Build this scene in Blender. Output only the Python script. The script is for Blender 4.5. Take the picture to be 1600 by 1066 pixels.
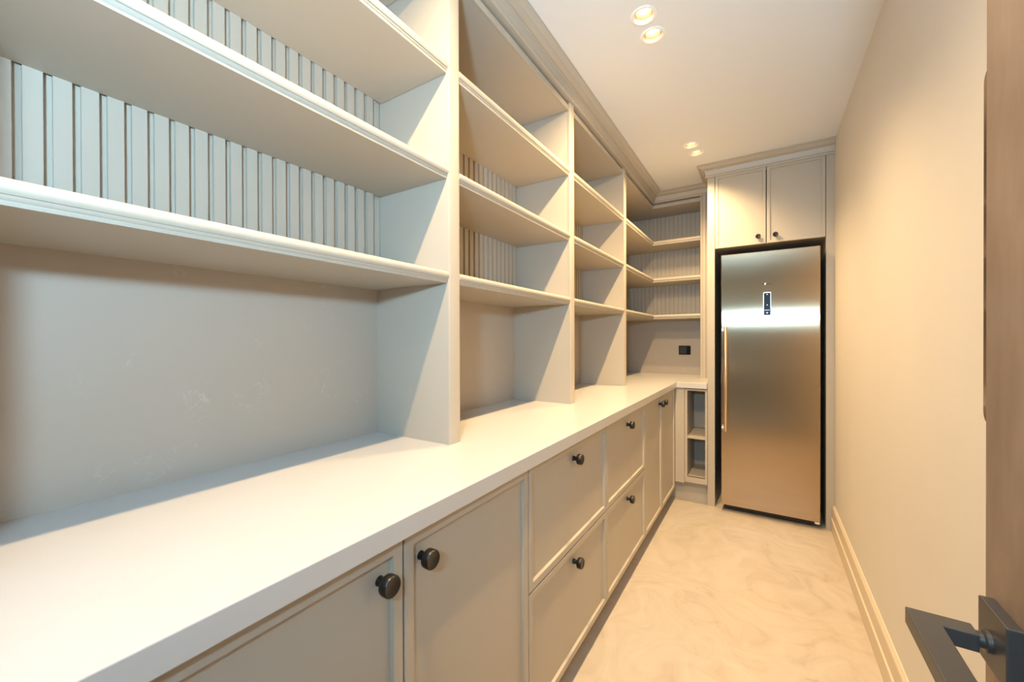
import bpy, math, random
from mathutils import Matrix, Vector

for o in list(bpy.data.objects):
    bpy.data.objects.remove(o)
scene = bpy.context.scene
COL = scene.collection
random.seed(4)

# ------------------------------------------------------------------ camera
F_PX = 623.33
YAW, PITCH, ROLL, CAM_H = 0.5634, -0.0041, -0.0029, 1.252
cam_d = bpy.data.cameras.new('camera')
cam_d.sensor_fit = 'HORIZONTAL'
cam_d.sensor_width = 36.0
cam_d.lens = 36.0 * F_PX / 1600.0
cam_d.clip_start = 0.02
cam = bpy.data.objects.new('camera', cam_d)
COL.objects.link(cam)
r1 = Vector((math.cos(YAW), math.sin(YAW), 0)); f1 = Vector((-math.sin(YAW), math.cos(YAW), 0)); up = Vector((0, 0, 1))
fw = f1 * math.cos(PITCH) + up * math.sin(PITCH); u2 = -f1 * math.sin(PITCH) + up * math.cos(PITCH)
ri = r1 * math.cos(ROLL) + u2 * math.sin(ROLL); u3 = -r1 * math.sin(ROLL) + u2 * math.cos(ROLL)
cam.matrix_world = Matrix(((ri.x, u3.x, -fw.x, 0), (ri.y, u3.y, -fw.y, 0), (ri.z, u3.z, -fw.z, CAM_H), (0, 0, 0, 1)))
scene.camera = cam

# ------------------------------------------------------------------ light and exposure
vs = scene.view_settings
vs.view_transform = 'Standard'; vs.look = 'None'; vs.gamma = 1.0; vs.use_curve_mapping = False
vs.exposure = 0.31
WARM = (1.0, 0.685, 0.345)
COOL = (0.45, 0.75, 1.0)
SPOT_W = 62.0
world = bpy.data.worlds.new('world'); scene.world = world; world.use_nodes = True
bg = world.node_tree.nodes['Background']
bg.inputs[0].default_value = (0.70, 0.86, 1.0, 1); bg.inputs[1].default_value = 0.3

HALL_Y = -3.2
ADDED_LAMP = (0.06, -0.50, 1.535)   # globe lamp added behind the camera, stands in for a camera flash
ADDED_LAMP_W = 195.0

# ------------------------------------------------------------------ dimensions (metres)
ZH = 2.54            # ceiling
XL, XR = -1.19, 0.388  # left and right walls
YE = 4.05            # end wall
YF = -0.30           # wall with the doorway, behind the camera
XW, YW = -1.174, 4.033   # stone backsplash faces
XB, YB = -1.148, 4.008   # proud face of the beaded boards
XU, XS = -0.8335, -0.8423   # upright fronts, shelf fronts
YR = 3.705           # front of the return shelves
ZC0, ZC = 0.8782, 0.92
XC, YC = -0.5669, 3.2665
PT = 0.054           # upright thickness
PY = [-0.090, 0.9518, 1.879, 2.805]
SZ = [1.430, 1.758, 2.0885]
ST = 0.036
ZTOP = 2.4186
ZK = 2.4586
YT = 3.3133          # front of the fridge housing
XT0, XT1, XT2 = -0.358, -0.3095, 0.3440

# ------------------------------------------------------------------ materials
def mat(name, col, rough=0.5, metal=0.0, spec=0.5, noise=None, bump=None, aniso=None, coat=0.0):
    m = bpy.data.materials.new(name); m.use_nodes = True
    nt = m.node_tree; b = nt.nodes['Principled BSDF']
    b.inputs['Base Color'].default_value = (*col, 1)
    b.inputs['Roughness'].default_value = rough
    b.inputs['Metallic'].default_value = metal
    b.inputs['Specular IOR Level'].default_value = spec
    b.inputs['Coat Weight'].default_value = coat
    tc = nt.nodes.new('ShaderNodeTexCoord')
    if noise:
        sc, amt, stretch = noise
        mp = nt.nodes.new('ShaderNodeMapping'); mp.inputs['Scale'].default_value = stretch
        n = nt.nodes.new('ShaderNodeTexNoise'); n.inputs['Scale'].default_value = sc; n.inputs['Detail'].default_value = 5
        rp = nt.nodes.new('ShaderNodeValToRGB')
        rp.color_ramp.elements[0].position = 0.3; rp.color_ramp.elements[1].position = 0.7
        rp.color_ramp.elements[0].color = (*[c * (1 - amt) for c in col], 1)
        rp.color_ramp.elements[1].color = (*[min(1, c * (1 + amt)) for c in col], 1)
        nt.links.new(tc.outputs['Object'], mp.inputs[0]); nt.links.new(mp.outputs[0], n.inputs['Vector'])
        nt.links.new(n.outputs[0], rp.inputs[0]); nt.links.new(rp.outputs[0], b.inputs['Base Color'])
    if bump:
        sc, st = bump
        n = nt.nodes.new('ShaderNodeTexNoise'); n.inputs['Scale'].default_value = sc; n.inputs['Detail'].default_value = 4
        bp = nt.nodes.new('ShaderNodeBump'); bp.inputs['Strength'].default_value = st; bp.inputs['Distance'].default_value = 0.002
        nt.links.new(tc.outputs['Object'], n.inputs['Vector']); nt.links.new(n.outputs[0], bp.inputs['Height'])
        nt.links.new(bp.outputs[0], b.inputs['Normal'])
    return m

PAINT_C = (0.46, 0.413, 0.343)
M = {}
M['paint'] = mat('greige_cabinet_paint', PAINT_C, 0.42, noise=(3.0, 0.015, (1, 1, 1)))
M['wall'] = mat('cream_wall_paint', (0.70, 0.672, 0.63), 0.7, noise=(2.0, 0.02, (1, 1, 1)), bump=(90, 0.05))
M['ceil'] = mat('white_ceiling_paint', (0.76, 0.785, 0.815), 0.85)
M['base'] = mat('beige_baseboard_paint', (0.68, 0.59, 0.47), 0.45)
M['black'] = mat('black_satin_metal', (0.008, 0.0075, 0.0075), 0.35, metal=0.0, spec=0.4)
M['dark'] = mat('dark_graphite', (0.012, 0.011, 0.010), 0.5)
M['blackplastic'] = mat('black_plastic', (0.006, 0.006, 0.007), 0.3, spec=0.15)
M['bronze'] = mat('dark_bronze_handle', (0.055, 0.05, 0.047), 0.36, metal=0.3)
M['gold'] = mat('warm_steel_handle', (0.80, 0.66, 0.48), 0.28, metal=1.0)
M['chrome'] = mat('pale_steel', (0.8, 0.8, 0.8), 0.25, metal=1.0)
M['white'] = mat('white_trim', (0.88, 0.87, 0.85), 0.5)
M['brass'] = mat('brass_baffle', (0.50, 0.39, 0.22), 0.35, metal=0.9)
M['edge'] = mat('glossy_brown_edge_plate', (0.16, 0.09, 0.04), 0.12, metal=0.6, coat=0.5)
M['tag'] = mat('off_white_plastic', (0.85, 0.8, 0.68), 0.5)
M['hallwall'] = mat('hall_wall_paint', (0.55, 0.50, 0.44), 0.8)

def emis(name, col, st):
    m = bpy.data.materials.new(name); m.use_nodes = True
    b = m.node_tree.nodes['Principled BSDF']
    b.inputs['Base Color'].default_value = (*col, 1)
    b.inputs['Emission Color'].default_value = (*col, 1); b.inputs['Emission Strength'].default_value = st
    return m
M['bulb'] = emis('lit_lamp_lens', (1.0, 0.88, 0.66), 3.0)
M['globe'] = emis('added_lamp_glow', COOL, ADDED_LAMP_W / (4 * math.pi * math.pi * 0.07 ** 2))  # cool glow of the lamp added behind the camera
M['led'] = emis('lit_display_marks', (0.55, 0.75, 1.0), 1.2)

def stone(name, col, rough, vein, vein_amt, scale):
    m = mat(name, col, rough)
    nt = m.node_tree; b = nt.nodes['Principled BSDF']; tc = nt.nodes['Texture Coordinate']
    n1 = nt.nodes.new('ShaderNodeTexNoise'); n1.inputs['Scale'].default_value = scale; n1.inputs['Detail'].default_value = 6
    n1.inputs['Distortion'].default_value = 1.2
    n2 = nt.nodes.new('ShaderNodeTexNoise'); n2.inputs['Scale'].default_value = scale * 0.7; n2.inputs['Detail'].default_value = 3
    r1_ = nt.nodes.new('ShaderNodeValToRGB')
    e = r1_.color_ramp.elements
    e[0].position = 0.485; e[0].color = (0, 0, 0, 1); e[1].position = 0.5; e[1].color = (1, 1, 1, 1)
    e2 = e.new(0.515); e2.color = (0, 0, 0, 1)
    r2_ = nt.nodes.new('ShaderNodeValToRGB'); r2_.color_ramp.elements[0].position = 0.55; r2_.color_ramp.elements[1].position = 0.68
    mu = nt.nodes.new('ShaderNodeMath'); mu.operation = 'MULTIPLY'
    m2 = nt.nodes.new('ShaderNodeMath'); m2.operation = 'MULTIPLY'; m2.inputs[1].default_value = vein_amt
    mx = nt.nodes.new('ShaderNodeMixRGB'); mx.inputs[1].default_value = (*col, 1); mx.inputs[2].default_value = (*vein, 1)
    nt.links.new(tc.outputs['Object'], n1.inputs['Vector']); nt.links.new(tc.outputs['Object'], n2.inputs['Vector'])
    nt.links.new(n1.outputs[0], r1_.inputs[0]); nt.links.new(n2.outputs[0], r2_.inputs[0])
    nt.links.new(r1_.outputs[0], mu.inputs[0]); nt.links.new(r2_.outputs[0], mu.inputs[1])
    nt.links.new(mu.outputs[0], m2.inputs[0]); nt.links.new(m2.outputs[0], mx.inputs[0])
    nt.links.new(mx.outputs[0], b.inputs['Base Color'])
    return m
M['splash'] = stone('beige_stone_slab', (0.44, 0.385, 0.325), 0.30, (0.66, 0.63, 0.58), 0.3, 13.0)
M['quartz'] = stone('white_quartz', (0.55, 0.54, 0.525), 0.28, (0.60, 0.58, 0.55), 0.25, 4.0)

def floor_mat():
    m = bpy.data.materials.new('trowelled_cream_microcement'); m.use_nodes = True
    nt = m.node_tree; b = nt.nodes['Principled BSDF']; b.inputs['Roughness'].default_value = 0.38
    tc = nt.nodes.new('ShaderNodeTexCoord')
    n0 = nt.nodes.new('ShaderNodeTexNoise'); n0.inputs['Scale'].default_value = 1.6; n0.inputs['Detail'].default_value = 2
    ad = nt.nodes.new('ShaderNodeVectorMath'); ad.operation = 'MULTIPLY_ADD'
    ad.inputs[1].default_value = (1.4, 1.4, 1.4)
    nt.links.new(n0.outputs['Color'], ad.inputs[0]); nt.links.new(tc.outputs['Object'], ad.inputs[2]); nt.links.new(tc.outputs['Object'], n0.inputs['Vector'])
    n1 = nt.nodes.new('ShaderNodeTexNoise'); n1.inputs['Scale'].default_value = 3.2; n1.inputs['Detail'].default_value = 9; n1.inputs['Distortion'].default_value = 1.6
    n1.inputs['Roughness'].default_value = 0.62
    nt.links.new(ad.outputs[0], n1.inputs['Vector'])
    rp = nt.nodes.new('ShaderNodeValToRGB'); e = rp.color_ramp.elements
    e[0].position = 0.30; e[0].color = (0.44, 0.375, 0.30, 1); e[1].position = 0.62; e[1].color = (0.55, 0.49, 0.415, 1)
    a = e.new(0.44); a.color = (0.51, 0.445, 0.365, 1)
    nt.links.new(n1.outputs[0], rp.inputs[0])
    wv = nt.nodes.new('ShaderNodeTexWave'); wv.wave_type = 'RINGS'; wv.inputs['Scale'].default_value = 2.2; wv.inputs['Distortion'].default_value = 7
    wv.inputs['Detail'].default_value = 4; wv.inputs['Detail Scale'].default_value = 1.2
    nt.links.new(ad.outputs[0], wv.inputs['Vector'])
    mx = nt.nodes.new('ShaderNodeMixRGB'); mx.blend_type = 'MULTIPLY'; mx.inputs[0].default_value = 0.12
    rp2 = nt.nodes.new('ShaderNodeValToRGB'); rp2.color_ramp.elements[0].color = (0.72, 0.64, 0.54, 1); rp2.color_ramp.elements[0].position = 0.0; rp2.color_ramp.elements[1].position = 0.25
    nt.links.new(wv.outputs[0], rp2.inputs[0]); nt.links.new(rp.outputs[0], mx.inputs[1]); nt.links.new(rp2.outputs[0], mx.inputs[2])
    nt.links.new(mx.outputs[0], b.inputs['Base Color'])
    bp = nt.nodes.new('ShaderNodeBump'); bp.inputs['Strength'].default_value = 0.12; bp.inputs['Distance'].default_value = 0.004
    nt.links.new(n1.outputs[0], bp.inputs['Height']); nt.links.new(bp.outputs[0], b.inputs['Normal'])
    return m
M['floor'] = floor_mat()

def steel_mat():
    m = bpy.data.materials.new('brushed_stainless_steel'); m.use_nodes = True
    nt = m.node_tree; b = nt.nodes['Principled BSDF']
    b.inputs['Base Color'].default_value = (0.50, 0.38, 0.255, 1); b.inputs['Metallic'].default_value = 1.0
    b.inputs['Roughness'].default_value = 0.17
    b.inputs['Anisotropic'].default_value = 1.0
    tg = nt.nodes.new('ShaderNodeTangent'); tg.direction_type = 'RADIAL'; tg.axis = 'Z'
    nt.links.new(tg.outputs[0], b.inputs['Tangent'])
    return m
M['steel'] = steel_mat()

def door_mat():
    m = mat('dark_brown_veneer', (0.105, 0.068, 0.045), 0.42)
    nt = m.node_tree; b = nt.nodes['Principled BSDF']; tc = nt.nodes['Texture Coordinate']
    mp = nt.nodes.new('ShaderNodeMapping'); mp.inputs['Scale'].default_value = (9, 9, 3.0)
    n = nt.nodes.new('ShaderNodeTexNoise'); n.inputs['Scale'].default_value = 2.6; n.inputs['Detail'].default_value = 8
    rp = nt.nodes.new('ShaderNodeValToRGB'); e = rp.color_ramp.elements
    e[0].position = 0.3; e[0].color = (0.17, 0.105, 0.066, 1); e[1].position = 0.7; e[1].color = (0.30, 0.205, 0.14, 1)
    nt.links.new(tc.outputs['Object'], mp.inputs[0]); nt.links.new(mp.outputs[0], n.inputs['Vector'])
    nt.links.new(n.outputs[0], rp.inputs[0]); nt.links.new(rp.outputs[0], b.inputs['Base Color'])
    return m
M['wood'] = door_mat()

# ------------------------------------------------------------------ mesh helpers
class MB:
    def __init__(s): s.v, s.f = [], []
    def box(s, x0, x1, y0, y1, z0, z1):
        n = len(s.v)
        s.v += [(x, y, z) for z in (z0, z1) for y in (y0, y1) for x in (x0, x1)]
        s.f += [[n + i for i in q] for q in ((0, 2, 3, 1), (4, 5, 7, 6), (0, 1, 5, 4), (2, 6, 7, 3), (0, 4, 6, 2), (1, 3, 7, 5))]
        return s
    def loft(s, rings, closed=True, caps=True):
        n = len(s.v); k = len(rings[0])
        for r in rings: s.v += [tuple(p) for p in r]
        for i in range(len(rings) - 1):
            for j in range(k if closed else k - 1):
                a = n + i * k + j; b_ = n + i * k + (j + 1) % k
                s.f.append([a, b_, b_ + k, a + k])
        if caps and closed:
            s.f.append([n + j for j in range(k)][::-1]); s.f.append([n + (len(rings) - 1) * k + j for j in range(k)])
        return s
    def lathe(s, c, axis, prof, seg=28):
        a = Vector(axis).normalized(); t = Vector((0, 0, 1)) if abs(a.z) < 0.9 else Vector((1, 0, 0))
        e1 = a.cross(t).normalized(); e2 = a.cross(e1)
        rings = []
        for r, h in prof:
            rings.append([Vector(c) + a * h + (e1 * math.cos(w) + e2 * math.sin(w)) * r for w in [2 * math.pi * i / seg for i in range(seg)]])
        return s.loft(rings)

def wloc(p):
    v = Vector((0, 0, 0))
    while p is not None:
        v += p.location; p = p.parent
    return v

def finish(me):
    import bmesh
    bm = bmesh.new(); bm.from_mesh(me)
    bmesh.ops.recalc_face_normals(bm, faces=bm.faces[:])
    bm.to_mesh(me); bm.free()

def obj(name, mb, m, parent=None, bevel=0.0, seg=2, smooth=False):
    if parent is None:
        xs = [v[0] for v in mb.v]; ys = [v[1] for v in mb.v]; zs = [v[2] for v in mb.v]
        org = Vector(((min(xs) + max(xs)) / 2, (min(ys) + max(ys)) / 2, min(zs))); loc = org
    else:
        org = wloc(parent); loc = Vector((0, 0, 0))
    me = bpy.data.meshes.new(name)
    me.from_pydata([tuple(Vector(v) - org) for v in mb.v], [], mb.f); finish(me)
    me.materials.append(M[m])
    if smooth:
        for p in me.polygons: p.use_smooth = True
        me.set_sharp_from_angle(angle=math.radians(38))
    o = bpy.data.objects.new(name, me); COL.objects.link(o); o.location = loc; o.parent = parent
    if bevel:
        bv = o.modifiers.new('bevel', 'BEVEL'); bv.width = bevel; bv.segments = seg; bv.limit_method = 'ANGLE'
    return o

def tag(o, label=None, cat=None, group=None, kind=None):
    if label: o['label'] = label
    if cat: o['category'] = cat
    if group: o['group'] = group
    if kind: o['kind'] = kind
    return o
def thing(name, loc, label, cat, group=None):
    o = bpy.data.objects.new(name, None); COL.objects.link(o); o.location = loc; o.empty_display_size = 0.05
    return tag(o, label, cat, group)
def B(*a): return MB().box(*a)

# ------------------------------------------------------------------ the setting
def struct(name, mb, m, label, cat, bevel=0):
    return tag(obj(name, mb, m, None, bevel), label, cat, None, 'structure')

HX0, HX1 = -2.2, 1.6
struct('floor', B(HX0, HX1, HALL_Y, YE + 0.1, -0.05, 0.0), 'floor', 'cream trowelled microcement floor with swirling marks', 'floor')
struct('wall_left', B(XL - 0.1, XL, YF, YE, 0.0, ZH), 'wall', 'left wall behind the open shelving', 'wall')
struct('wall_right', B(XR, XR + 0.1, YF, YE, 0.0, ZH), 'wall', 'long plain cream painted wall on the right', 'wall')
struct('wall_end', B(XL - 0.1, XR + 0.1, YE, YE + 0.1, 0.0, ZH), 'wall', 'end wall behind the corner shelves and fridge', 'wall')
DX0, DX1 = XU, 0.215
fw_ = MB().box(HX0, DX0, YF - 0.12, YF, 0, ZH).box(DX1, HX1, YF - 0.12, YF, 0, ZH)
struct('wall_front', fw_, 'wall', 'wall with the full-height doorway behind the camera', 'wall')
struct('wall_hall_left', B(HX0 - 0.1, HX0, HALL_Y, YF, 0, ZH), 'hallwall', 'left wall of the room behind the camera', 'wall')
struct('wall_hall_right', B(HX1, HX1 + 0.1, HALL_Y, YF, 0, ZH), 'hallwall', 'right wall of the room behind the camera', 'wall')
struct('wall_hall_back', B(HX0, HX1, HALL_Y - 0.1, HALL_Y, 0, ZH), 'hallwall', 'far wall of the room behind the camera', 'wall')

# ceiling with the lamp cut-outs
LAMPS = [(-0.402, 0.372), (-0.398, 0.500), (-0.404, 1.6285), (-0.398, 1.7549), (-0.409, 2.886), (-0.396, 3.024)]
HOLE = 0.035
LX = -0.4015
ys = sorted([HALL_Y, YE + 0.1] + [y + s * HOLE for _, y in LAMPS for s in (-1, 1)])
cm = MB()
for i in range(len(ys) - 1):
    ya, yb = ys[i], ys[i + 1]; ym = (ya + yb) / 2
    hole = [l for l in LAMPS if abs(l[1] - ym) < HOLE * 0.99]
    if hole:
        hx = hole[0][0]
        cm.box(HX0, hx - HOLE, ya, yb, ZH, ZH + 0.08); cm.box(hx + HOLE, HX1, ya, yb, ZH, ZH + 0.08)
    else:
        cm.box(HX0, HX1, ya, yb, ZH, ZH + 0.08)
struct('ceiling', cm, 'ceil', 'white painted ceiling with recessed spotlights', 'ceiling')

# baseboard on the right wall: stepped profile
bp_ = [(XR, 0), (0.3683, 0), (0.3683, 0.078), (0.3700, 0.081), (0.3745, 0.083), (0.3745, 0.146), (0.3760, 0.153), (0.3815, 0.160), (0.3835, 0.164), (XR, 0.164)]
bb = MB().loft([[(x, y, z) for x, z in bp_] for y in (0.62, YT - 0.001)])
struct('baseboard_right', bb, 'base', 'stepped beige baseboard along the right wall', 'baseboard')

# ------------------------------------------------------------------ stone backsplashes
o = obj('backsplash', B(XL + 0.001, XW, 0.0, YE - 0.001, ZC, SZ[0]), 'splash')
tag(o, 'long beige stone backsplash under the left run of shelves', 'backsplash')
o = obj('backsplash', B(XW, -0.412, YW, YE - 0.001, ZC, SZ[0]), 'splash')
tag(o, 'short beige stone backsplash on the end wall holding the black socket', 'backsplash')

# ------------------------------------------------------------------ worktop
def prism(poly, z0, z1):
    return MB().loft([[(x, y, z0) for x, y in poly], [(x, y, z1) for x, y in poly]])
wt = prism([(XL, YF), (XC, YF), (XC, YC), (XT0, YC), (XT0, YE), (XL, YE)], ZC0, ZC)
tag(obj('worktop', wt, 'quartz', None, 0.002), 'white L-shaped stone worktop on the beige base cabinets', 'worktop')

# ------------------------------------------------------------------ shelving
shv = thing('built_in_shelving', (XL, 2.0, ZC), 'tall greige open shelving with beaded back above the white worktop', 'shelving')

NOSE = [(-0.010, 0.0), (0.0, 0.0), (0.0010, 0.0045), (0.0005, 0.0050), (0.0005, 0.0065), (0.0030, 0.0085), (0.0042, 0.0120), (0.0042, 0.0135), (0.0068, 0.0140),
        (0.0092, 0.0185), (0.0100, 0.0240), (0.0092, 0.0295), (0.0062, 0.0340), (0.0020, 0.0360), (-0.010, 0.0360)]
def nose_run(z0, y0, y1, scale=1.0):
    return MB().loft([[(XS + p * scale, y, z0 + q) for p, q in NOSE] for y in (y0, y1)])
def nose_L(z0, y0, x1):
    rings = [[(XS + p, y0, z0 + q) for p, q in NOSE], [(XS + p, YR - p, z0 + q) for p, q in NOSE], [(x1, YR - p, z0 + q) for p, q in NOSE]]
    return MB().loft(rings)

def shelf_board(name, z0, th, y0, y1, back=XB):
    return obj(name, B(XL if th < 0.03 else back, XS - 0.010, y0, y1, z0, z0 + th), 'paint', shv)

for i, p in enumerate(PY):
    u_ = obj('upright', B(XW, XU - 0.010, p + 0.002, p + PT - 0.002, ZC, ZK), 'paint', shv)
    # front moulding of the upright: a shallow groove and a rounded nose
    prof = [(XU - 0.010, p), (XU - 0.0085, p), (XU - 0.0025, p), (XU - 0.0008, p + 0.003), (XU, p + 0.008), (XU, p + PT - 0.008), (XU - 0.0008, p + PT - 0.003), (XU - 0.0025, p + PT), (XU - 0.010, p + PT)]
    obj('edge_moulding', MB().loft([[(x, y, z) for x, y in prof] for z in (ZC, ZK)]), 'paint', u_, smooth=True)
bays = [(PY[0] + PT, PY[1]), (PY[1] + PT, PY[2]), (PY[2] + PT, PY[3])]
for (y0, y1) in bays:
    for z in SZ:
        s_ = shelf_board('shelf', z, ST, y0, y1, XL if z == SZ[0] else XB)
        obj('nosing', nose_run(z, y0, y1), 'paint', s_, smooth=True)
    t_ = shelf_board('top_board', ZTOP, 0.027, y0, y1)
    obj('top_rail', B(XS - 0.010, XS, y0, y1, ZTOP, ZTOP + 0.027), 'paint', t_, 0.0015)
    obj('fascia', B(XS - 0.040, XS - 0.018, y0, y1, ZTOP + 0.027, ZK), 'paint', t_)
# corner bay: L-shaped shelves that return along the end wall
CY0 = PY[3] + PT; CX1 = -0.4546
for z in SZ:
    bk = XL if z == SZ[0] else XB; byk = YE if z == SZ[0] else YB
    s_ = obj('corner_shelf', prism([(bk, CY0), (XS - 0.010, CY0), (XS - 0.010, YR + 0.010), (CX1, YR + 0.010), (CX1, byk), (bk, byk)], z, z + ST), 'paint', shv)
    obj('nosing', nose_L(z, CY0, CX1), 'paint', s_, smooth=True)
t_ = obj('corner_top_board', prism([(XL, CY0), (XS - 0.010, CY0), (XS - 0.010, YR + 0.010), (CX1, YR + 0.010), (CX1, YE), (XL, YE)], ZTOP, ZTOP + 0.027), 'paint', shv)
obj('top_rail', prism([(XS - 0.010, CY0), (XS, CY0), (XS, YR), (CX1, YR), (CX1, YR + 0.010), (XS - 0.010, YR + 0.010)], ZTOP, ZTOP + 0.027), 'paint', t_, 0.0015)
obj('fascia', prism([(XS - 0.04, CY0), (XS - 0.018, CY0), (XS - 0.018, YR + 0.018), (CX1, YR + 0.018), (CX1, YR + 0.04), (XS - 0.04, YR + 0.04)], ZTOP + 0.027, ZK), 'paint', t_)
# end upright beside the fridge housing
u_ = obj('upright', B(CX1 + 0.002, -0.412, YR - 0.001, YW, ZC, ZK), 'paint', shv)
prof = [(CX1, YR + 0.002), (CX1, YR - 0.0065), (CX1 + 0.003, YR - 0.0085), (CX1 + 0.008, YR - 0.0095), (CX1 + 0.016, YR - 0.0095), (CX1 + 0.018, YR - 0.007), (CX1 + 0.020, YR - 0.007), (CX1 + 0.022, YR - 0.0095), (-0.416, YR - 0.0095), (-0.412, YR - 0.0065), (-0.412, YR + 0.002)]
obj('edge_moulding', MB().loft([[(x, y, z) for x, y in prof] for z in (ZC, ZK)]), 'paint', u_)
obj('filler_strip', B(-0.412, XT0, YR + 0.004, YR + 0.03, ZC, ZK), 'paint', shv)

# beaded back: proud boards over a recessed backing
PITCH_B, BW = 0.0376, 0.0252
ZB0, ZB1 = SZ[0] + ST, ZTOP
bd_l = bpy.data.meshes.new('beaded_board'); tmp = B(0, 0.010, 0, BW, 0, ZB1 - ZB0)
bd_l.from_pydata(tmp.v, [], tmp.f); finish(bd_l); bd_l.materials.append(M['paint'])
bd_e = bpy.data.meshes.new('beaded_board'); tmp = B(0, BW, 0, 0.010, 0, ZB1 - ZB0)
bd_e.from_pydata(tmp.v, [], tmp.f); finish(bd_e); bd_e.materials.append(M['paint'])
bd_s = {}
def board(me, loc, parent):
    o = bpy.data.objects.new('beaded_board', me); COL.objects.link(o); o.parent = parent
    o.location = Vector(loc) - wloc(parent)
segs = []
zs_ = [(SZ[0] + ST, SZ[1]), (SZ[1] + ST, SZ[2]), (SZ[2] + ST, ZTOP)]
Y0B = 0.1407
for bi, (y0, y1) in enumerate(bays + [(CY0, YB)]):
    bk = obj('back_panel', B(XL, XB - 0.010, y0, y1 if bi < 3 else YE, ZB0, ZB1), 'paint', shv)
    n0 = math.ceil((y0 - Y0B) / PITCH_B); n = n0
    while Y0B + n * PITCH_B + BW <= y1 + 1e-6:
        board(bd_l, (XB - 0.010, Y0B + n * PITCH_B, ZB0), bk); n += 1
bk = obj('back_panel', B(XB - 0.010, CX1, YB + 0.010, YE, ZB0, ZB1), 'paint', shv)
x = CX1 - 0.006 - BW
while x > XB + 0.002:
    board(bd_e, (x, YB, ZB0), bk); x -= PITCH_B

# cornice
CORN = [(-0.020, 0.0), (0.012, 0.0), (0.0155, 0.003), (0.0165, 0.007), (0.0150, 0.011), (0.0115, 0.0135), (0.0135, 0.0160), (0.0225, 0.0430), (0.0235, 0.0460), (0.0300, 0.0470), (0.0300, 0.0510),
        (0.0360, 0.0520), (0.0450, 0.0550), (0.0540, 0.0610), (0.0600, 0.0680), (0.0690, 0.0720), (0.0760, 0.0740), (0.0760, 0.0814), (-0.020, 0.0814)]
rings = [[(XU + p, YF, ZK + q) for p, q in CORN], [(XU + p, YR - 0.0095 - p, ZK + q) for p, q in CORN], [(XT0, YR - 0.0095 - p, ZK + q) for p, q in CORN]]
obj('cornice', MB().loft(rings), 'paint', shv, smooth=True)

# ------------------------------------------------------------------ fronts and knobs
XD = -0.584
def shaker_x(x, y0, y1, z0, z1, b=0.024, d=0.009, th=0.022):
    """door leaf facing +x with a slim raised border around a recessed panel"""
    m = MB()
    def ring(xx, i): return [(xx, y0 + i, z0 + i), (xx, y1 - i, z0 + i), (xx, y1 - i, z1 - i), (xx, y0 + i, z1 - i)]
    m.loft([ring(x - th, 0), ring(x - 0.0012, 0), ring(x, 0.0012), ring(x, b - 0.001), ring(x - d, b + 0.001), ring(x - d, b + 0.004)])
    return m
def shaker_y(y, x0, x1, z0, z1, b=0.020, d=0.008, th=0.022):
    m = MB()
    def ring(yy, i): return [(x0 + i, yy, z0 + i), (x1 - i, yy, z0 + i), (x1 - i, yy, z1 - i), (x0 + i, yy, z1 - i)]
    m.loft([ring(y + th, 0), ring(y + 0.0012, 0), ring(y, 0.0012), ring(y, b - 0.001), ring(y + d, b + 0.001), ring(y + d, b + 0.004)])
    return m
KP = [(0.0095, 0), (0.0085, 0.004), (0.0075, 0.010), (0.0080, 0.016), (0.0140, 0.018), (0.0185, 0.0195), (0.0193, 0.022), (0.0193, 0.034), (0.0175, 0.0365), (0.0172, 0.0365), (0.0165, 0.0360)]
def knob(parent, c, axis, s=1.0):
    obj('knob', MB().lathe(c, axis, [(r * s, h * s) for r, h in KP], 32), 'black', parent, smooth=True)

Z0D, Z1D, ZG = 0.098, 0.872, 0.499
G = 0.0022
def base_body(parent, y0, y1):
    obj('body', B(XW + 0.02, XD - 0.0225, y0 + 0.0005, y1 - 0.0005, 0.098, ZC0), 'paint', parent)
    obj('plinth', B(XW + 0.05, -0.645, y0 + 0.0005, y1 - 0.0005, 0.0, 0.098), 'paint', parent)

YA = [0.054, 0.5338, 1.0135, 1.7000, 2.3720, 2.8200, 3.2820]
c = thing('base_cabinet', (XD - 0.3, (YA[0] + YA[2]) / 2, 0), 'nearest beige base cabinet with two wide doors and black knobs', 'cabinet', 'base cabinets under the worktop')
base_body(c, YA[0], YA[2])
for (a, b_, ky) in ((YA[0], YA[1], YA[1] - 0.050), (YA[1], YA[2], YA[1] + 0.053)):
    d_ = obj('door', shaker_x(XD, a + G, b_ - G, Z0D, Z1D), 'paint', c); knob(d_, (XD - 0.009, ky, 0.812), (1, 0, 0))
for k, lab in ((2, 'beige two-drawer base cabinet next to the nearest double-door cabinet'), (3, 'beige two-drawer base cabinet next to the far narrow double-door cabinet')):
    c = thing('drawer_cabinet', (XD - 0.3, (YA[k] + YA[k + 1]) / 2, 0), lab, 'cabinet', 'base cabinets under the worktop')
    base_body(c, YA[k], YA[k + 1]); ym = (YA[k] + YA[k + 1]) / 2
    for z0, z1, kz in ((ZG + G, Z1D, 0.815), (Z0D, ZG - G, 0.436)):
        d_ = obj('drawer', shaker_x(XD, YA[k] + G, YA[k + 1] - G, z0, z1), 'paint', c); knob(d_, (XD - 0.009, ym, kz), (1, 0, 0))
c = thing('base_cabinet', (XD - 0.3, (YA[4] + YA[6]) / 2, 0), 'farthest beige base cabinet with two narrow doors beside the corner', 'cabinet', 'base cabinets under the worktop')
base_body(c, YA[4], YA[6] + 0.02)
for (a, b_, ky) in ((YA[4], YA[5], YA[5] - 0.048), (YA[5], YA[6], YA[5] + 0.052)):
    d_ = obj('door', shaker_x(XD, a + G, b_ - G, Z0D, Z1D), 'paint', c); knob(d_, (XD - 0.009, ky, 0.818), (1, 0, 0))

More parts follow.
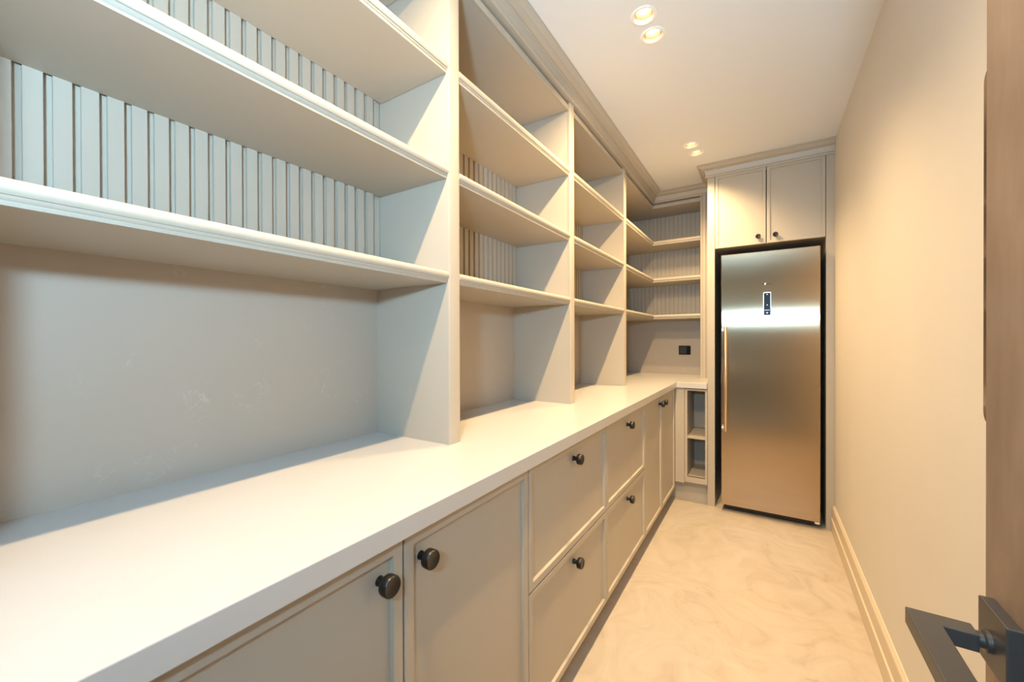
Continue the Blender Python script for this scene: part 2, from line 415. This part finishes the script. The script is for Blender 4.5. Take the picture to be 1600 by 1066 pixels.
# open return cabinet under the corner of the worktop
YO = 3.2860
oc = thing('open_cabinet', (-0.47, YO + 0.2, 0), 'narrow open beige cabinet with two niches between corner and fridge housing', 'cabinet')
obj('corner_stile', B(XD + 0.0005, -0.5155, YO, YO + 0.02, 0.148, ZC0), 'paint', oc, 0.001)
fr = MB()
FX0, FX1 = -0.5135, XT0 - 0.0005
fr.box(FX0, -0.496, YO + 0.002, YO + 0.02, 0.158, 0.872).box(-0.372, FX1, YO + 0.002, YO + 0.02, 0.158, 0.872)
fr.box(-0.496, -0.372, YO + 0.002, YO + 0.02, 0.858, 0.872).box(-0.496, -0.372, YO + 0.002, YO + 0.02, 0.158, 0.202)
obj('face_frame', fr, 'paint', oc)
obj('side_panel', B(-0.514, -0.4985, YO + 0.02, 3.68, 0.148, ZC0), 'paint', oc)
obj('side_panel', B(-0.3715, FX1, YO + 0.02, 3.68, 0.148, ZC0), 'paint', oc)
obj('back_panel', B(-0.4985, -0.3715, 3.665, 3.68, 0.148, ZC0), 'paint', oc)
obj('shelf', B(-0.496, -0.372, YO + 0.003, 3.665, 0.4935, 0.5095), 'paint', oc, 0.001)
obj('bottom_board', B(-0.496, -0.372, YO + 0.003, 3.665, 0.186, 0.202), 'paint', oc)
obj('plinth', B(-0.64, FX1, 3.352, 3.37, 0.0, 0.157), 'paint', oc)

# ------------------------------------------------------------------ fridge housing
fh = thing('fridge_housing', (0.015, 3.6, 0), 'tall beige fridge housing with two-door cupboard above the steel fridge', 'cabinet')
obj('side_panel', B(XT0, XT1, YT, YE, 0.0, ZK), 'paint', fh, 0.0012)
obj('side_panel', B(XT2, XR, YT, YE, 0.0, ZK), 'paint', fh, 0.0012)
ub = MB().box(XT1, XT2, YT + 0.024, YE, 1.921, 1.939).box(XT1, XT2, YE - 0.02, YE, 1.939, ZK).box(XT1, XT2, YT + 0.024, YE, ZK - 0.02, ZK)
obj('upper_cupboard_body', ub, 'paint', fh)
XM = 0.0135
for (a, b_, kx) in ((XT1 + 0.003, XM - 0.0025, -0.0345), (XM + 0.0025, XT2 - 0.003, 0.0670)):
    d_ = obj('door', shaker_y(YT - 0.001, a, b_, 1.9205, 2.4545), 'paint', fh); knob(d_, (kx, YT + 0.007, 1.972), (0, -1, 0), 0.82)
PS = 0.85
rings = [[(XT0 - p * PS, 3.617, ZK - 0.005 + q * 1.0614) for p, q in CORN], [(XT0 - p * PS, YT - p * PS, ZK - 0.005 + q * 1.0614) for p, q in CORN], [(XR, YT - p * PS, ZK - 0.005 + q * 1.0614) for p, q in CORN]]
obj('cornice', MB().loft(rings), 'paint', fh, smooth=True)
obj('shade_backing', B(XT1, XT2, YE - 0.012, YE - 0.001, 0.0, 1.92), 'dark', fh)  # dark sheet put in for the shade behind the fridge

# ------------------------------------------------------------------ fridge
YFR = 3.2596
FX_0, FX_1 = -0.2640, 0.3105
fg = thing('fridge', ((FX_0 + FX_1) / 2, YFR + 0.3, 0), 'tall brushed stainless steel single-door fridge with vertical bar handle', 'fridge')
obj('body', B(FX_0 + 0.004, FX_1 - 0.004, YFR + 0.066, YFR + 0.66, 0.045, 1.850), 'dark', fg, 0.003)
dr = obj('door', B(FX_0, FX_1, YFR, YFR + 0.060, 0.051, 1.857), 'steel', fg, 0.004, 3)
obj('door_seal', B(FX_0 + 0.012, FX_1 - 0.012, YFR + 0.060, YFR + 0.066, 0.065, 1.845), 'dark', fg)
obj('plinth', B(FX_0 + 0.02, FX_1 - 0.02, YFR + 0.05, YFR + 0.62, 0.012, 0.045), 'dark', fg)
for xx in (FX_0 + 0.05, FX_1 - 0.05):
    for yy in (YFR + 0.09, YFR + 0.58):
        obj('foot', MB().lathe((xx, yy, 0), (0, 0, 1), [(0.018, 0), (0.018, 0.010), (0.012, 0.014)], 16), 'dark', fg)
obj('hinge_cap', B(FX_1 - 0.030, FX_1 - 0.004, YFR + 0.004, YFR + 0.05, 0.037, 0.050), 'tag', fg, 0.002)
# handle on the left edge: round bar on two brackets
HXc, HYc = -0.2330, YFR - 0.042
h_ = obj('handle', MB().lathe((HXc, HYc, 0.590), (0, 0, 1), [(0.0095, 0), (0.0108, 0.002), (0.0108, 0.741), (0.0095, 0.743)], 24), 'gold', dr, smooth=True)
for zz in (0.612, 1.315):
    obj('handle_bracket', B(FX_0 + 0.006, HXc, HYc - 0.005, YFR, zz - 0.009, zz + 0.009), 'chrome', dr, 0.002)
# display
dp = obj('display_panel', B(-0.0015, 0.0385, YFR - 0.0025, YFR, 1.412, 1.567), 'blackplastic', dr, 0.001)
obj('display_bezel', MB().box(-0.0035, 0.0405, YFR - 0.0015, YFR - 0.0002, 1.567, 1.571).box(0.0385, 0.0405, YFR - 0.0015, YFR - 0.0002, 1.410, 1.567).box(-0.0035, -0.0015, YFR - 0.0015, YFR - 0.0002, 1.410, 1.567), 'chrome', dr)
YD = YFR - 0.0032
obj('display_mark', B(0.004, 0.034, YD, YD + 0.001, 1.4475, 1.4495), 'led', dp)
tri = MB().loft([[(0.013, y, 1.427), (0.024, y, 1.427), (0.0185, y, 1.435)] for y in (YD, YD + 0.001)])
obj('display_mark', tri, 'led', dp)
obj('display_mark', MB().lathe((0.0185, YD, 1.484), (0, 1, 0), [(0.0025, 0), (0.0025, 0.001)], 12), 'led', dp)
obj('display_mark', B(0.014, 0.023, YD, YD + 0.001, 1.5555, 1.5575), 'led', dp)
# small raised maker's lettering above the display, too small to read
for i, (w_, hh) in enumerate(((0.006, 0.007), (0.008, 0.010), (0.007, 0.008), (0.006, 0.008), (0.007, 0.007), (0.005, 0.007))):
    xx = -0.006 + i * 0.0095
    obj('letter_mark', B(xx, xx + w_, YFR - 0.001, YFR - 0.0001, 1.6245, 1.6245 + hh), 'dark' if i != 1 else 'chrome', dr)

# ------------------------------------------------------------------ wall socket on the end backsplash
so = thing('wall_socket', (-0.629, YW, 1.104), 'black rectangular wall socket on the end backsplash above the corner worktop', 'socket')
sp = obj('plate', B(-0.6803, -0.5777, YW - 0.008, YW, 1.1040, 1.1880), 'blackplastic', so, 0.002)
obj('socket_module', B(-0.672, -0.6135, YW - 0.0095, YW - 0.008, 1.1120, 1.1800), 'dark', so, 0.0006)
obj('socket_well', MB().lathe((-0.643, YW - 0.0095, 1.146), (0, -1, 0), [(0.0215, 0), (0.0215, 0.0008), (0.0195, 0.0008), (0.0195, 0.0004)], 24), 'dark', so)
obj('switch_module', B(-0.6105, -0.5855, YW - 0.0105, YW - 0.008, 1.1120, 1.1800), 'blackplastic', so, 0.0006)

# ------------------------------------------------------------------ ceiling spotlights
names = ['above the nearest shelves, closer to the doorway', 'above the nearest shelves, farther from the doorway',
         'nearest the top of the picture', 'second from the top of the picture, just below the first lamp',
         'in the far pair, the one farther from the fridge housing', 'in the far pair, the one closest to the fridge housing']
def lamp(x, y, lab, tilt, gain=1.0):
    t = thing('ceiling_spotlight', (x, y, ZH), 'round white recessed spotlight ' + lab, 'spotlight', 'recessed ceiling spotlights')
    obj('trim_ring', MB().loft([[(x + r * math.cos(a), y + r * math.sin(a), ZH + h) for a in [2 * math.pi * i / 40 for i in range(40)]] for r, h in
        ((0.051, 0.0), (0.0505, -0.0025), (0.047, -0.0045), (0.040, -0.004), (0.0365, -0.002), (0.0345, 0.003), (0.034, 0.010))], caps=False), 'white', t, smooth=True)
    can = obj('baffle', MB().loft([[(x + r * math.cos(a), y + r * math.sin(a), ZH + h) for a in [2 * math.pi * i / 40 for i in range(40)]] for r, h in
        ((0.0338, 0.004), (0.0338, 0.012), (0.0325, 0.013), (0.0325, 0.045), (0.002, 0.046))], caps=False), 'brass', t, smooth=True)
    bl = MB().lathe((x, y, ZH + 0.020), (0, 0, 1), [(0.022, 0), (0.027, 0.003), (0.028, 0.018), (0.012, 0.023)], 32)
    obj('bulb', bl, 'bulb', t, smooth=True)
    l = bpy.data.lights.new('spotlight_beam', 'SPOT'); l.energy = SPOT_W * gain; l.color = WARM; l.spot_size = math.radians(140); l.spot_blend = 1.0; l.shadow_soft_size = 0.018
    lo = bpy.data.objects.new('spotlight_beam', l); COL.objects.link(lo); lo.parent = t; lo.location = (0, 0, -0.008)
    d_ = Vector((-0.14, tilt, -1)); lo.rotation_euler = d_.to_track_quat('-Z', 'Y').to_euler()
for i, ((x, y), nm) in enumerate(zip(LAMPS, names)): lamp(x, y, nm, (0.55, 0.15, 0.50, 0.10, 0.16, 0.0)[i], (1, 1, 1, 1, 0.85, 0.85)[i])

# ------------------------------------------------------------------ lamp added behind the camera for the cool light of a flash
hx, hy, hz = ADDED_LAMP
pl_ = thing('added_flash_lamp', (hx, hy, hz - 0.08), 'added cool globe lamp in a dark bowl behind the camera, standing in for a flash', 'lamp')
obj('cord', MB().lathe((hx, hy, hz + 0.10), (0, 0, 1), [(0.003, 0), (0.003, ZH - hz - 0.12)], 8), 'black', pl_)
obj('ceiling_rose', MB().lathe((hx, hy, ZH - 0.025), (0, 0, 1), [(0.035, 0), (0.045, 0.01), (0.045, 0.025)], 24), 'white', pl_, smooth=True)
obj('globe', MB().lathe((hx, hy, hz), (0, 0, 1), [(0.07 * math.cos(a), 0.07 * math.sin(a)) for a in [-1.55 + i * 3.1 / 14 for i in range(15)]], 28), 'globe', pl_, smooth=True)
bowl = [(0.004, -0.085), (0.040, -0.078), (0.068, -0.052), (0.082, -0.015), (0.083, 0.0), (0.080, 0.0), (0.079, -0.015), (0.065, -0.049), (0.038, -0.074), (0.004, -0.081)]  # opaque bowl added to keep the cool light off the lower half
obj('bowl', MB().lathe((hx, hy, hz - 0.002), (0, 0, 1), bowl, 32), 'black', pl_, smooth=True)
obj('lamp_holder', MB().lathe((hx, hy, hz + 0.068), (0, 0, 1), [(0.022, 0), (0.022, 0.028), (0.008, 0.036)], 20), 'black', pl_, smooth=True)

# ------------------------------------------------------------------ open door on the right
DXF = 0.1726
dd = thing('door_1', (DXF + 0.02, 0.1, 0), 'open dark brown door leaf with black lever handle at the right edge', 'door'); dd['kind'] = 'structure'
obj('leaf', B(DXF, DXF + 0.042, YF + 0.005, 0.544, 0.008, 2.50), 'wood', dd, 0.0015)
# rounded plate set in the free edge of the leaf
pts = []
za, zb, ya, yb, rr = 1.172, 1.502, 0.5425, 0.5545, 0.012
for cz, s in ((za + rr, -1), (zb - rr, 1)):
    arc = [(yb - rr + rr * math.cos(a), cz + s * rr * math.sin(a)) for a in [i * math.pi / 12 for i in range(7)]]
    pts += arc[::-1] if s < 0 else arc
pts = [(ya, za)] + pts + [(ya, zb)]
obj('edge_plate', MB().loft([[(x, y, z) for y, z in pts] for x in (DXF + 0.002, DXF + 0.040)]), 'edge', dd)['label'] = 'glossy brown plate with rounded corners on the door edge'
lv = obj('lever_handle', prism([(0.112, 0.385), (0.1325, 0.385), (0.1325, 0.4955), (0.1545, 0.4955), (0.1545, 0.5135), (0.112, 0.5135)], 0.985, 1.000), 'bronze', dd, 0.0008)
obj('rosette', B(0.1626, DXF, 0.4760, 0.5260, 0.970, 1.0215), 'bronze', lv, 0.001)
obj('neck', MB().lathe((0.1635, 0.5045, 0.9925), (-1, 0, 0), [(0.009, 0), (0.009, 0.004), (0.0065, 0.005), (0.0065, 0.010)], 20), 'bronze', lv, smooth=True)
obj('key_hole_cover', B(0.1660, DXF, 0.4760, 0.5260, 0.860, 0.912), 'bronze', dd, 0.001)
